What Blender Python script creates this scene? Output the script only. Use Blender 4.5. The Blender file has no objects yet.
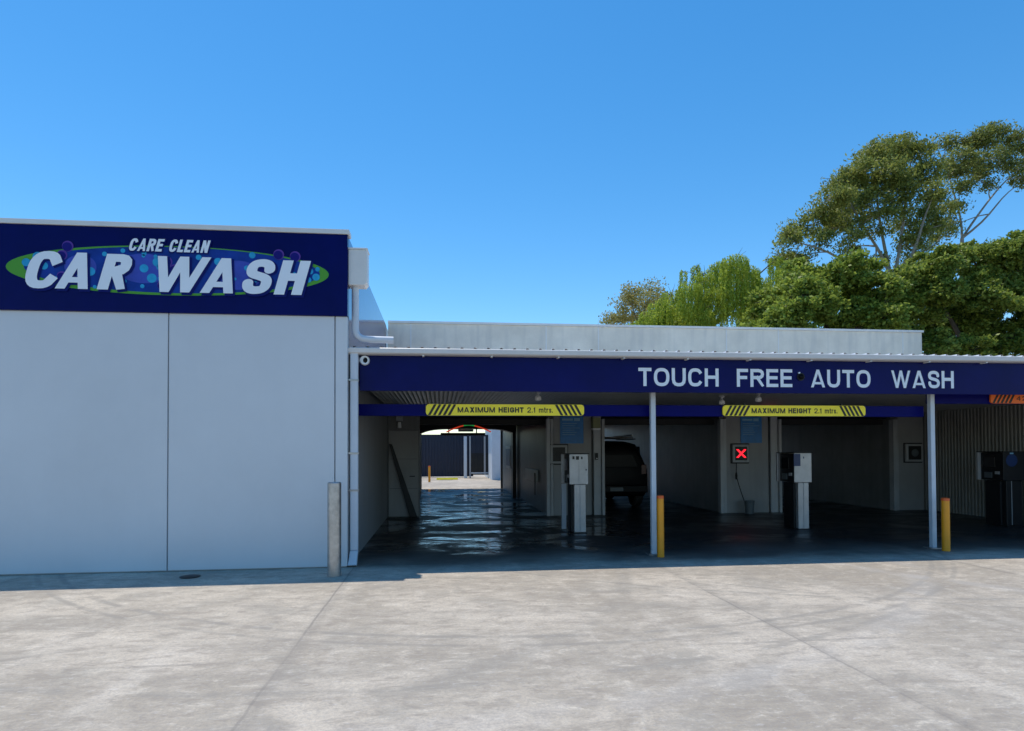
import bpy, bmesh, math, random
import numpy as np
from mathutils import Matrix, Vector
random.seed(7); rng = np.random.default_rng(7)
S = bpy.context.scene; COL = S.collection
PI = math.pi; R = math.radians

# ---------------------------------------------------------------- camera, light, exposure
YAW = math.atan(72/640)
cam = bpy.data.cameras.new('camera'); cam_o = bpy.data.objects.new('camera', cam); COL.objects.link(cam_o)
cam.sensor_width = 36; cam.lens = 22.5; cam.shift_y = 0.0718; cam.clip_start = .05; cam.clip_end = 4000
cam_o.matrix_world = Matrix.Translation((0, 0, 1.6)) @ Matrix.Rotation(-YAW, 4, 'Z') @ Matrix.Rotation(PI/2 + R(1.1), 4, 'X') @ Matrix.Rotation(-.0042, 4, 'Z')
S.camera = cam_o
SUN = Vector((-.172, .205, 1)).normalized()
sl = bpy.data.lights.new('sun', 'SUN'); sl.energy = 2.95; sl.angle = R(.5); sl.color = (1, .93, .83)
so = bpy.data.objects.new('sun', sl); COL.objects.link(so); so.rotation_euler = SUN.to_track_quat('Z', 'Y').to_euler(); so.location = (0, 0, 60)
W = bpy.data.worlds.new('World'); S.world = W; W.use_nodes = True
nt = W.node_tree; bg = nt.nodes['Background']
sky = nt.nodes.new('ShaderNodeTexSky'); sky.sky_type = 'NISHITA'; sky.sun_disc = False
sky.sun_elevation = math.asin(SUN.z); sky.sun_rotation = math.atan2(SUN.x, SUN.y) % (2*PI)
sky.altitude = 150; sky.air_density = 1.0; sky.dust_density = .15; sky.ozone_density = 2.5
hs = nt.nodes.new('ShaderNodeHueSaturation'); hs.inputs['Saturation'].default_value = 1.34; hs.inputs['Hue'].default_value = .495; hs.inputs['Value'].default_value = 1.0
nt.links.new(sky.outputs[0], hs.inputs['Color']); nt.links.new(hs.outputs[0], bg.inputs[0]); bg.inputs[1].default_value = .15
S.view_settings.view_transform = 'Standard'; S.view_settings.look = 'None'; S.view_settings.gamma = 1
S.view_settings.use_curve_mapping = False; S.view_settings.exposure = .33
S.render.engine = 'CYCLES'
S.cycles.max_bounces = 10; S.cycles.diffuse_bounces = 5; S.cycles.glossy_bounces = 5; S.cycles.use_denoising = True

# ---------------------------------------------------------------- materials
def mat(name, col, rough=.6, metal=0, spec=.5, var=.08, scale=3, bump=0, bscale=40, emit=None, dirt=None, coat=0):
    m = bpy.data.materials.new(name); m.use_nodes = True; n = m.node_tree; N = n.nodes; L = n.links
    b = N['Principled BSDF']
    b.inputs['Roughness'].default_value = rough; b.inputs['Metallic'].default_value = metal
    b.inputs['Specular IOR Level'].default_value = spec
    if coat: b.inputs['Coat Weight'].default_value = coat; b.inputs['Coat Roughness'].default_value = .05
    tc = N.new('ShaderNodeTexCoord')
    no = N.new('ShaderNodeTexNoise'); no.inputs['Scale'].default_value = scale; no.inputs['Detail'].default_value = 6; no.inputs['Roughness'].default_value = .65
    L.new(tc.outputs['Object'], no.inputs['Vector'])
    mr = N.new('ShaderNodeMapRange'); mr.inputs[1].default_value = .3; mr.inputs[2].default_value = .7
    mr.inputs[3].default_value = 1-var; mr.inputs[4].default_value = 1+var
    L.new(no.outputs['Fac'], mr.inputs[0])
    mx = N.new('ShaderNodeVectorMath'); mx.operation = 'SCALE'; mx.inputs[0].default_value = col[:3]
    L.new(mr.outputs[0], mx.inputs['Scale'])
    out = mx.outputs[0]
    if dirt:   # streaks of grime running down: (colour, amount)
        mp = N.new('ShaderNodeMapping'); mp.inputs['Scale'].default_value = (5, 5, .5); L.new(tc.outputs['Object'], mp.inputs[0])
        n2 = N.new('ShaderNodeTexNoise'); n2.inputs['Scale'].default_value = 1.2; n2.inputs['Detail'].default_value = 8; L.new(mp.outputs[0], n2.inputs['Vector'])
        r2 = N.new('ShaderNodeMapRange'); r2.inputs[1].default_value = .48; r2.inputs[2].default_value = .8; r2.inputs[4].default_value = dirt[1]; L.new(n2.outputs['Fac'], r2.inputs[0])
        mm = N.new('ShaderNodeMix'); mm.data_type = 'RGBA'; L.new(r2.outputs[0], mm.inputs[0]); L.new(out, mm.inputs[6]); mm.inputs[7].default_value = (*dirt[0], 1)
        out = mm.outputs[2]
    L.new(out, b.inputs['Base Color'])
    if bump:
        nb = N.new('ShaderNodeTexNoise'); nb.inputs['Scale'].default_value = bscale; nb.inputs['Detail'].default_value = 4; L.new(tc.outputs['Object'], nb.inputs['Vector'])
        bp = N.new('ShaderNodeBump'); bp.inputs['Strength'].default_value = bump; bp.inputs['Distance'].default_value = .01
        L.new(nb.outputs['Fac'], bp.inputs['Height']); L.new(bp.outputs[0], b.inputs['Normal'])
    if emit: b.inputs['Emission Color'].default_value = (*emit[0], 1); b.inputs['Emission Strength'].default_value = emit[1]
    return m

M = dict(
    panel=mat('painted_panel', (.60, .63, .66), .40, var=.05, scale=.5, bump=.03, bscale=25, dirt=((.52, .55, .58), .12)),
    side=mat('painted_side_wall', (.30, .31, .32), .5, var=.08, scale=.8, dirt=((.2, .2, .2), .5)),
    precast=mat('precast_concrete', (.68, .64, .55), .8, var=.12, scale=1.5, bump=.15, bscale=30, dirt=((.47, .46, .43), .6)),
    capping=mat('cream_metal_capping', (.66, .66, .64), .45, var=.06),
    gutter=mat('cream_gutter_metal', (.62, .61, .60), .4, var=.05),
    roof=mat('roof_sheet', (.76, .76, .75), .4, metal=.1, var=.08),
    navy=mat('navy_composite', (.0015, .003, .082), .22, spec=.10, var=.2, scale=1.1),
    navygloss=mat('navy_gloss', (.005, .015, .14), .10, spec=.55, var=.1),
    beam=mat('navy_beam_paint', (.0015, .003, .11), .4, spec=.08, var=.1),
    soffit=mat('soffit_zincalume', (.42, .42, .40), .38, metal=.35, var=.1),
    white=mat('white_vinyl', (.74, .80, .86), .5, var=.03),
    pipe=mat('painted_pipe', (.55, .60, .66), .4, var=.05),
    galv=mat('galvanised_steel', (.42, .41, .40), .38, metal=.75, var=.28, scale=9, bump=.08, bscale=20, dirt=((.3, .28, .25), .5)),
    post=mat('post_paint', (.52, .57, .62), .4, var=.08, scale=5),
    yellow=mat('bollard_yellow', (.80, .31, .008), .45, var=.1, scale=6, dirt=((.45, .2, .03), .4)),
    orange=mat('bollard_orange_band', (.75, .12, .02), .45, var=.1),
    signyellow=mat('sign_yellow', (1.0, .84, .04), .45, var=.05),
    signorange=mat('sign_orange', (.85, .16, .02), .5, var=.05),
    black=mat('black_vinyl', (.012, .012, .012), .5, var=.1),
    darkmetal=mat('dark_metal', (.012, .013, .015), .5, metal=.2, var=.2),
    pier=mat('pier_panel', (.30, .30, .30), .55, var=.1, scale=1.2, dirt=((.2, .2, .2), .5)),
    track=mat('door_track', (.42, .43, .44), .45, var=.1, scale=3, dirt=((.12, .12, .12), .5)),
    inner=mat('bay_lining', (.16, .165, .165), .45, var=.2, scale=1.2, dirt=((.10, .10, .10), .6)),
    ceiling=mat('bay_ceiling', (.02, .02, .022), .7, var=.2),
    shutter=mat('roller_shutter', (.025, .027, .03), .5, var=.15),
    ribbed=mat('ribbed_wall', (.24, .235, .21), .5, var=.12, dirt=((.07, .07, .06), .5)),
    stainless=mat('brushed_stainless', (.42, .42, .43), .38, metal=.45, var=.12, scale=6),
    blueposter=mat('blue_poster', (.01, .19, .52), .4, var=.2, scale=9),
    posterline=mat('poster_pale_blue', (.22, .45, .62), .5, var=.1),
    glass=mat('dark_glass', (.004, .005, .006), .3, spec=.12, var=.1),
    screenoff=mat('dark_screen', (.01, .012, .015), .15, var=.3, scale=20),
    frame=mat('grey_frame', (.38, .39, .40), .45, var=.08),
    redled=mat('red_led', (.3, .0, .0), .5, emit=((1, .015, .03), 1.7)),
    redtube=mat('red_tube', (.4, .03, .02), .4, emit=((1, .08, .03), .35)),
    greentube=mat('green_tube', (.02, .3, .06), .4, emit=((.05, .8, .15), .2)),
    lens=mat('pale_lens', (.85, .86, .85), .3, var=.03),
    housing=mat('olive_housing', (.22, .23, .10), .5, var=.1),
    bluelabel=mat('blue_label', (.01, .035, .13), .4, var=.15),
    fence=mat('navy_steel_fence', (.018, .024, .045), .5, var=.08),
    pale=mat('pale_render', (.62, .66, .70), .7, var=.06),
    rubber=mat('rubber', (.012, .012, .012), .8, var=.2),
    carpaint=mat('black_car_paint', (.005, .005, .006), .4, spec=.12, var=.1),
    tail=mat('red_tail_lens', (.05, .005, .005), .2, var=.1),
    plastic=mat('grey_plastic', (.10, .12, .13), .5, var=.1),
    green=mat('logo_green', (.09, .33, .05), .5, spec=.08, var=.05),
    logoblue=mat('logo_blue', (.01, .045, .27), .5, spec=.08, var=.35, scale=2.2),
    logoviolet=mat('logo_violet', (.05, .085, .42), .5, spec=.08, var=.2, scale=4),
    logonavy=mat('logo_navy', (.012, .012, .17), .5, spec=.08, var=.1),
    logopurple=mat('logo_purple', (.10, .05, .30), .5, spec=.08, var=.1),
    logocyan=mat('logo_cyan', (.03, .33, .58), .5, spec=.08, var=.2, scale=12),
    logoshadow=mat('logo_shadow', (.006, .012, .12), .5, spec=.08, var=.05),
    bark_pale=mat('eucalypt_bark', (.34, .30, .25), .8, var=.3, scale=1.5),
    bark=mat('brown_bark', (.10, .075, .055), .9, var=.3, scale=3),
    earth=mat('earth', (.16, .14, .09), .95, var=.3, scale=.05),
)

def leafmat(name, a, b, trans=.25):
    m = bpy.data.materials.new(name); m.use_nodes = True; n = m.node_tree; N = n.nodes; L = n.links
    p = N['Principled BSDF']; p.inputs['Roughness'].default_value = .5; p.inputs['Specular IOR Level'].default_value = .35
    g = N.new('ShaderNodeNewGeometry'); cr = N.new('ShaderNodeValToRGB')
    cr.color_ramp.elements[0].color = (*a, 1); cr.color_ramp.elements[1].color = (*b, 1)
    L.new(g.outputs['Random Per Island'], cr.inputs[0]); L.new(cr.outputs[0], p.inputs['Base Color'])
    t = N.new('ShaderNodeBsdfTranslucent'); L.new(cr.outputs[0], t.inputs[0])
    mx = N.new('ShaderNodeMixShader'); mx.inputs[0].default_value = trans
    L.new(p.outputs[0], mx.inputs[1]); L.new(t.outputs[0], mx.inputs[2]); L.new(mx.outputs[0], N['Material Output'].inputs[0])
    return m
M['euc'] = leafmat('eucalypt_leaves', (.12, .15, .03), (.40, .43, .10), .48)
M['euc_dark'] = leafmat('eucalypt_leaves_grey', (.11, .14, .035), (.37, .40, .10), .48)
M['bushleaf'] = leafmat('broad_leaves', (.11, .165, .022), (.44, .53, .09), .48)
M['bushleaf2'] = leafmat('broad_leaves_deep', (.10, .15, .022), (.41, .49, .09), .48)
M['willowleaf'] = leafmat('willow_leaves', (.26, .34, .03), (.54, .62, .09), .52)
M['bronzeleaf'] = leafmat('bronze_leaves', (.24, .24, .07), (.50, .44, .16), .45)

def concrete():
    m = bpy.data.materials.new('slab_concrete'); m.use_nodes = True; n = m.node_tree; N = n.nodes; L = n.links
    b = N['Principled BSDF']; geo = N.new('ShaderNodeNewGeometry'); P = geo.outputs['Position']
    sep = N.new('ShaderNodeSeparateXYZ'); L.new(P, sep.inputs[0])
    def math_(op, a, b_=None, clamp=False):
        q = N.new('ShaderNodeMath'); q.operation = op; q.use_clamp = clamp
        for i, v in enumerate((a, b_)):
            if v is None: continue
            if isinstance(v, (int, float)): q.inputs[i].default_value = v
            else: L.new(v, q.inputs[i])
        return q.outputs[0]
    def noise(scale, detail=6, stretch=None, rot=0, rough=.6, dist=0):
        v = P
        if stretch:
            mp = N.new('ShaderNodeMapping'); mp.inputs['Scale'].default_value = stretch; mp.inputs['Rotation'].default_value = (0, 0, rot); L.new(P, mp.inputs[0]); v = mp.outputs[0]
        q = N.new('ShaderNodeTexNoise'); q.inputs['Scale'].default_value = scale; q.inputs['Detail'].default_value = detail; q.inputs['Roughness'].default_value = rough; q.inputs['Distortion'].default_value = dist
        L.new(v, q.inputs['Vector']); return q.outputs['Fac']
    def rng_(v, a, b_, c, d, smooth=True):
        q = N.new('ShaderNodeMapRange'); q.interpolation_type = 'SMOOTHSTEP' if smooth else 'LINEAR'
        for i, k in enumerate((a, b_, c, d)): q.inputs[i+1].default_value = k
        L.new(v, q.inputs[0]); return q.outputs[0]
    def mix(f, a, b_):
        q = N.new('ShaderNodeMix'); q.data_type = 'RGBA'
        if isinstance(f, (int, float)): q.inputs[0].default_value = f
        else: L.new(f, q.inputs[0])
        for k, v in ((6, a), (7, b_)):
            if isinstance(v, tuple): q.inputs[k].default_value = (*v, 1)
            else: L.new(v, q.inputs[k])
        return q.outputs[2]
    big = noise(.45, 7, dist=.4); mid = noise(1.7, 8, dist=.6); fine = noise(38, 4, rough=.8); streak = noise(.9, 7, (.35, 1.6, 1), .35); streak2 = noise(1.3, 7, (1.8, .3, 1), -.3)
    c = mix(rng_(big, .38, .62, 0, 1), (.36, .325, .285), (.53, .485, .435))
    c = mix(rng_(streak, .46, .66, 0, .6), c, (.30, .275, .25))
    c = mix(rng_(streak2, .52, .68, 0, .45), c, (.60, .565, .53))
    c = mix(rng_(mid, .50, .66, 0, .6), c, (.33, .31, .285))
    c = mix(rng_(mid, .44, .30, 0, .4), c, (.62, .57, .52))
    sm = noise(5.5, 8, (.7, 1.3, 1), .2, .75, .5); c = mix(rng_(sm, .49, .62, 0, .6), c, (.27, .24, .215)); c = mix(rng_(sm, .47, .34, 0, .55), c, (.66, .62, .57))
    bl = noise(11, 5, None, 0, .8); c = mix(math_('MULTIPLY', rng_(noise(2.6, 9, (1, 1.7, 1), .5, .7, 1.2), .55, .66, 0, .5), rng_(streak2, .40, .55, 1, .1)), c, (.25, .225, .205))
    c = mix(math_('MULTIPLY', rng_(bl, .56, .7, 0, .7), rng_(big, .42, .6, 1, .35)), c, (.22, .195, .175))
    # soft tyre arcs
    def arc(cx, cy, r, w, amt, src, col):
        dx = math_('SUBTRACT', sep.outputs[0], cx); dy = math_('SUBTRACT', sep.outputs[1], cy)
        d = math_('SQRT', math_('ADD', math_('MULTIPLY', dx, dx), math_('MULTIPLY', dy, dy)))
        a = math_('ABSOLUTE', math_('SUBTRACT', d, r))
        f = math_('MULTIPLY', rng_(a, w*.25, w, amt, 0), rng_(mid, .38, .56, 0, 1))
        return mix(f, src, col)
    for (cx, cy, r, w, amt) in ((1.2, 12.6, 7.1, .06, .75), (1.2, 12.6, 7.35, .05, .65), (6.8, 14.8, 8.6, .06, .65), (-.5, 13.5, 9.1, .07, .6), (8.5, 13, 7.6, .05, .6), (-6, 11, 6.2, .06, .4), (-3.5, 9.4, 6.0, .17, .4), (-3.5, 9.4, 7.6, .17, .32), (9.6, 11.5, 6.9, .14, .3), (9.6, 11.5, 8.4, .14, .28), (4.2, 16.5, 9.6, .12, .3), (1, 14.6, 8.2, .11, .25), (-9, 3, 8.1, .2, .25)):
        c = arc(cx, cy, r, w, amt, c, (.27, .255, .24))
    tint = N.new('ShaderNodeVectorMath'); tint.operation = 'MULTIPLY'; L.new(c, tint.inputs[0]); tint.inputs[1].default_value = (1.10, 1.04, .91); c = tint.outputs[0]
    c = arc(14, 12, 9.2, .2, .16, c, (.66, .63, .60)); c = arc(-1, 12, 8.3, .25, .15, c, (.64, .61, .58))
    # speckle
    c = mix(rng_(fine, .38, .72, 0, .6), c, (.27, .25, .23))
    g2 = noise(17, 6, (.6, 1.4, 1), .1, .8); c = mix(rng_(g2, .52, .70, 0, .4), c, (.26, .24, .22)); c = mix(rng_(g2, .46, .32, 0, .4), c, (.66, .63, .59))
    # saw-cut joints
    jx = 0; wob = math_('MULTIPLY', math_('SUBTRACT', noise(3), .5), .03)
    X = math_('ADD', sep.outputs[0], wob); Y = math_('ADD', sep.outputs[1], wob)
    for k in (-9.6, -5.4, -1.19, 3.01, 7.3, 11.6, 16):
        a = math_('ABSOLUTE', math_('SUBTRACT', X, k)); f = rng_(a, .005, .02, .6, 0)
        f = math_('MULTIPLY', f, rng_(streak2, .38, .58, .45, 1)); jx = f if isinstance(jx, int) else math_('MAXIMUM', jx, f)
        f2 = rng_(math_('ABSOLUTE', math_('SUBTRACT', X, k+.03)), .0, .10, .22, 0); jx = math_('MAXIMUM', jx, f2)
    for k in (-.6, 5.1, 10.2):
        a = math_('ABSOLUTE', math_('SUBTRACT', Y, k)); f = math_('MULTIPLY', rng_(a, .006, .04, .4, 0), rng_(big, .46, .62, 0, 1)); jx = math_('MAXIMUM', jx, f)
    c = mix(jx, c, (.17, .155, .14))
    # wet floor: from the canopy back to the end of the bays
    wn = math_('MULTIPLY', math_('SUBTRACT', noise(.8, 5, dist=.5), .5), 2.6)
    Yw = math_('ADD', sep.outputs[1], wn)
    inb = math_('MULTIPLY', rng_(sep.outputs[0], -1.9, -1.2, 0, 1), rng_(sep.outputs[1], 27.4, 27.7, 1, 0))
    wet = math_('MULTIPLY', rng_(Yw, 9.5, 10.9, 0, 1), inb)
    damp_shade = math_('MULTIPLY', rng_(Yw, 7.9, 10.0, 0, 1), math_('MULTIPLY', rng_(sep.outputs[1], 8.75, 9.3, 0, 1), inb))
    c = mix(math_('MULTIPLY', damp_shade, .9), c, (.06, .055, .05))  # damp edge, darkened further to put the canopy's shade into the slab colour
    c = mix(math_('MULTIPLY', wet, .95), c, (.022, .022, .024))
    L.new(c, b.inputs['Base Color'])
    puddle = rng_(noise(1.0, 7, (.7, 1.0, 1), .1, dist=.8, rough=.65), .40, .58, 1, 0)
    puddle = math_('MULTIPLY', puddle, rng_(sep.outputs[0], 2.4, 4.6, 1, .45))
    wr = math_('ADD', math_('MULTIPLY', math_('SUBTRACT', 1, puddle), .5), .02)
    rr = N.new('ShaderNodeMix'); rr.data_type = 'FLOAT'; L.new(wet, rr.inputs[0]); L.new(rng_(damp_shade, 0, 1, .85, .6), rr.inputs[2]); L.new(wr, rr.inputs[3])
    L.new(rr.outputs[0], b.inputs['Roughness'])
    b.inputs['Specular IOR Level'].default_value = .5
    bh = math_('ADD', math_('MULTIPLY', fine, .35), math_('MULTIPLY', mid, .8))
    bp = N.new('ShaderNodeBump'); bp.inputs['Distance'].default_value = .012; L.new(bh, bp.inputs['Height'])
    L.new(rng_(wet, 0, 1, .35, .03), bp.inputs['Strength'])
    rip = noise(2.4, 3, (.45, 1.0, 1), 0, .5, 1.0)
    bp2 = N.new('ShaderNodeBump'); bp2.inputs['Distance'].default_value = .045; L.new(rip, bp2.inputs['Height']); L.new(math_('MULTIPLY', wet, .38), bp2.inputs['Strength'])
    L.new(bp.outputs[0], bp2.inputs['Normal']); L.new(bp2.outputs[0], b.inputs['Normal'])
    return m
M['concrete'] = concrete()

# ---------------------------------------------------------------- helpers
class MB:
    def __init__(s): s.v = []; s.f = []
    def add(s, vs, fs):
        o = len(s.v); s.v += [tuple(v) for v in vs]; s.f += [tuple(i+o for i in f) for f in fs]; return s
    def box(s, x0, x1, y0, y1, z0, z1):
        return s.add([(x0,y0,z0),(x1,y0,z0),(x1,y1,z0),(x0,y1,z0),(x0,y0,z1),(x1,y0,z1),(x1,y1,z1),(x0,y1,z1)],
                     [(0,3,2,1),(4,5,6,7),(0,1,5,4),(1,2,6,5),(2,3,7,6),(3,0,4,7)])
    def prism(s, pts, a, b, axis='y'):   # polygon of (u,v) extruded from a to b along axis
        n = len(pts)
        def mk(u, v, w): return {'y': (u, w, v), 'x': (w, u, v), 'z': (u, v, w)}[axis]
        vs = [mk(u, v, a) for u, v in pts] + [mk(u, v, b) for u, v in pts]
        fs = [tuple(range(n)), tuple(range(2*n-1, n-1, -1))] + [(i, i+n, (i+1) % n+n, (i+1) % n) for i in range(n)]
        return s.add(vs, fs)
    def tube(s, path, rad, seg=10, cap=True):
        path = [Vector(p) for p in path]; rr = rad if isinstance(rad, (list, tuple)) else [rad]*len(path)
        vs = []; prev = None
        for i, p in enumerate(path):
            d = (path[min(i+1, len(path)-1)] - path[max(i-1, 0)]).normalized()
            if prev is None: u = d.orthogonal().normalized()
            else:
                u = prev - d*prev.dot(d); u = u.normalized() if u.length > 1e-6 else d.orthogonal().normalized()
            prev = u; w = d.cross(u)
            vs += [p + (u*math.cos(2*PI*k/seg) + w*math.sin(2*PI*k/seg))*rr[i] for k in range(seg)]
        fs = [(i*seg+k, i*seg+(k+1) % seg, (i+1)*seg+(k+1) % seg, (i+1)*seg+k) for i in range(len(path)-1) for k in range(seg)]
        if cap: fs += [tuple(range(seg-1, -1, -1)), tuple((len(path)-1)*seg+k for k in range(seg))]
        return s.add(vs, fs)
    def lathe(s, prof, c=(0,0,0), seg=24, axis='z'):
        vs = []; n = len(prof)
        for r, h in prof:
            for k in range(seg):
                a = 2*PI*k/seg; x, y = r*math.cos(a), r*math.sin(a)
                vs.append((c[0]+x, c[1]+y, c[2]+h) if axis == 'z' else ((c[0]+x, c[1]-h, c[2]+y) if axis == 'y' else (c[0]+h, c[1]+x, c[2]+y)))
        fs = [(i*seg+k, i*seg+(k+1) % seg, (i+1)*seg+(k+1) % seg, (i+1)*seg+k) for i in range(n-1) for k in range(seg)]
        fs += [tuple(range(seg-1, -1, -1)), tuple((n-1)*seg+k for k in range(seg))]
        return s.add(vs, fs)
    def build(s, name, m, parent=None, bevel=0, smooth=False, recalc=True):
        me = bpy.data.meshes.new(name); me.from_pydata(s.v, [], s.f)
        if recalc:
            bm = bmesh.new(); bm.from_mesh(me); bmesh.ops.recalc_face_normals(bm, faces=bm.faces); bm.to_mesh(me); bm.free()
        me.materials.append(m if not isinstance(m, str) else M[m])
        if smooth:
            me.shade_smooth()
            try: me.set_sharp_from_angle(angle=R(35))
            except Exception: pass
        o = bpy.data.objects.new(name, me); COL.objects.link(o)
        if parent: o.parent = parent; o.matrix_parent_inverse = Matrix.Translation(-parent.location)
        if bevel:
            md = o.modifiers.new('bevel', 'BEVEL'); md.width = bevel; md.segments = 2; md.limit_method = 'ANGLE'
        return o
def box(name, m, parent, *b, bevel=0): return MB().box(*b).build(name, m, parent, bevel)
def tag(o, label=None, cat=None, group=None, kind=None):
    for k, v in (('label', label), ('category', cat), ('group', group), ('kind', kind)):
        if v: o[k] = v
    return o
def thing(name, loc, label, cat, group=None):
    o = bpy.data.objects.new(name, None); COL.objects.link(o); o.location = loc; o.empty_display_size = .3
    return tag(o, label, cat, group)
def copy_tree(o, parent=None):
    c = o.copy(); COL.objects.link(c)
    if parent: c.parent = parent
    for ch in list(o.children): copy_tree(ch, c)
    return c

def _se(a0, a1, p=2.7, n=22):
    out = []
    for k in range(n+1):
        a = R(a0+(a1-a0)*k/n); c, q = math.cos(a), math.sin(a)
        out.append((.5+.5*math.copysign(abs(c)**(2/p), c), .5+.5*math.copysign(abs(q)**(2/p), q)))
    return out
BOWL = [(0,1),(.6,1),(.82,.97),(.95,.89),(1,.76),(.95,.63),(.82,.55),(.6,.52),(0,.52)]
GL = {'A': ([[(0,-.05),(.5,1.0),(1,-.05)],[(.17,.27),(.83,.27)]],.84), 'C': ([_se(38,322)],.8), 'O': ([_se(90,450,2.5,36)],.86),
 'R': ([[(0,0),(0,1)],BOWL,[(.5,.52),(.98,0)]],.78), 'S': ([[(.97,.74),(.93,.87),(.8,.96),(.6,1),(.4,1),(.18,.96),(.06,.87),(.03,.75),(.08,.64),(.22,.57),(.5,.52),(.78,.46),(.94,.38),(.99,.26),(.95,.12),(.8,.03),(.6,0),(.38,0),(.18,.04),(.05,.14),(.01,.28)]],.76),
 'H': ([[(0,0),(0,1)],[(1,0),(1,1)],[(0,.52),(1,.52)]],.78), 'W': ([[(0,1.05),(.26,0),(.5,.95),(.74,0),(1,1.05)]],1.2), 'T': ([[(0,1),(1,1)],[(.5,0),(.5,1)]],.72),
 'U': ([[(0,1),(0,.35),(.05,.16),(.2,.04),(.4,0),(.6,0),(.8,.04),(.95,.16),(1,.35),(1,1)]],.78), 'F': ([[(0,0),(0,1)],[(0,1),(1,1)],[(0,.52),(.88,.52)]],.64), 'E': ([[(0,0),(0,1)],[(0,1),(1,1)],[(0,.52),(.92,.52)],[(0,0),(1,0)]],.68),
 'L': ([[(0,1),(0,0),(1,0)]],.62), 'N': ([[(0,0),(0,1)],[(0,1),(1,0)],[(1,0),(1,1)]],.78), 'M': ([[(0,0),(0,1)],[(0,1),(.5,.15),(1,1)],[(1,0),(1,1)]],.95), 'I': ([[(.5,0),(.5,1)]],.0), 'X': ([[(0,0),(1,1)],[(0,1),(1,0)]],.78),
 'G': ([_se(40,325)+[(1,.2),(1,.46),(.55,.46)]],.82), '2': ([[(.02,.72),(.08,.9),(.25,.99),(.5,1),(.78,.98),(.95,.86),(.97,.7),(.88,.52),(.0,.03)],[(0,0),(1,0)]],.66), '1': ([[(.1,.78),(.6,1)],[(.6,0),(.6,1)]],.4), '.': ([[(.5,0),(.5,.04)]],.05),
 'm': ([[(0,0),(0,.72)],[(0,.6),(.2,.72),(.4,.7),(.5,.58),(.5,0)],[(.5,.6),(.7,.72),(.9,.7),(1,.58),(1,0)]],.95), 't': ([[(.4,1),(.4,.12),(.6,0),(1,0)],[(0,.72),(1,.72)]],.4), 'r': ([[(0,0),(0,.72)],[(0,.52),(.4,.72),(1,.72)]],.4),
 's': ([[(1,.6),(.8,.71),(.2,.71),(0,.56),(.15,.42),(.85,.3),(1,.15),(.8,0),(.2,0),(0,.12)]],.5), '4': ([[(.75,0),(.75,1),(0,.28)],[(0,.28),(1,.28)]],.7), 'D': ([[(0,0),(0,1)],[(0,1),(.5,1),(.85,.9),(1,.65),(1,.35),(.85,.1),(.5,0),(0,0)]],.8)}
def catmull(P, n):
    Q = [P[0]]+list(P)+[P[-1]]; out = []
    for i in range(1, len(Q)-2):
        for k in range(n):
            t = k/n; out.append(tuple(.5*(2*Q[i][j]+(Q[i+1][j]-Q[i-1][j])*t+(2*Q[i-1][j]-5*Q[i][j]+4*Q[i+1][j]-Q[i+2][j])*t*t+(3*Q[i][j]-Q[i-1][j]-3*Q[i+1][j]+Q[i+2][j])*t**3) for j in (0, 1)))
    return out+[P[-1]]
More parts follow.
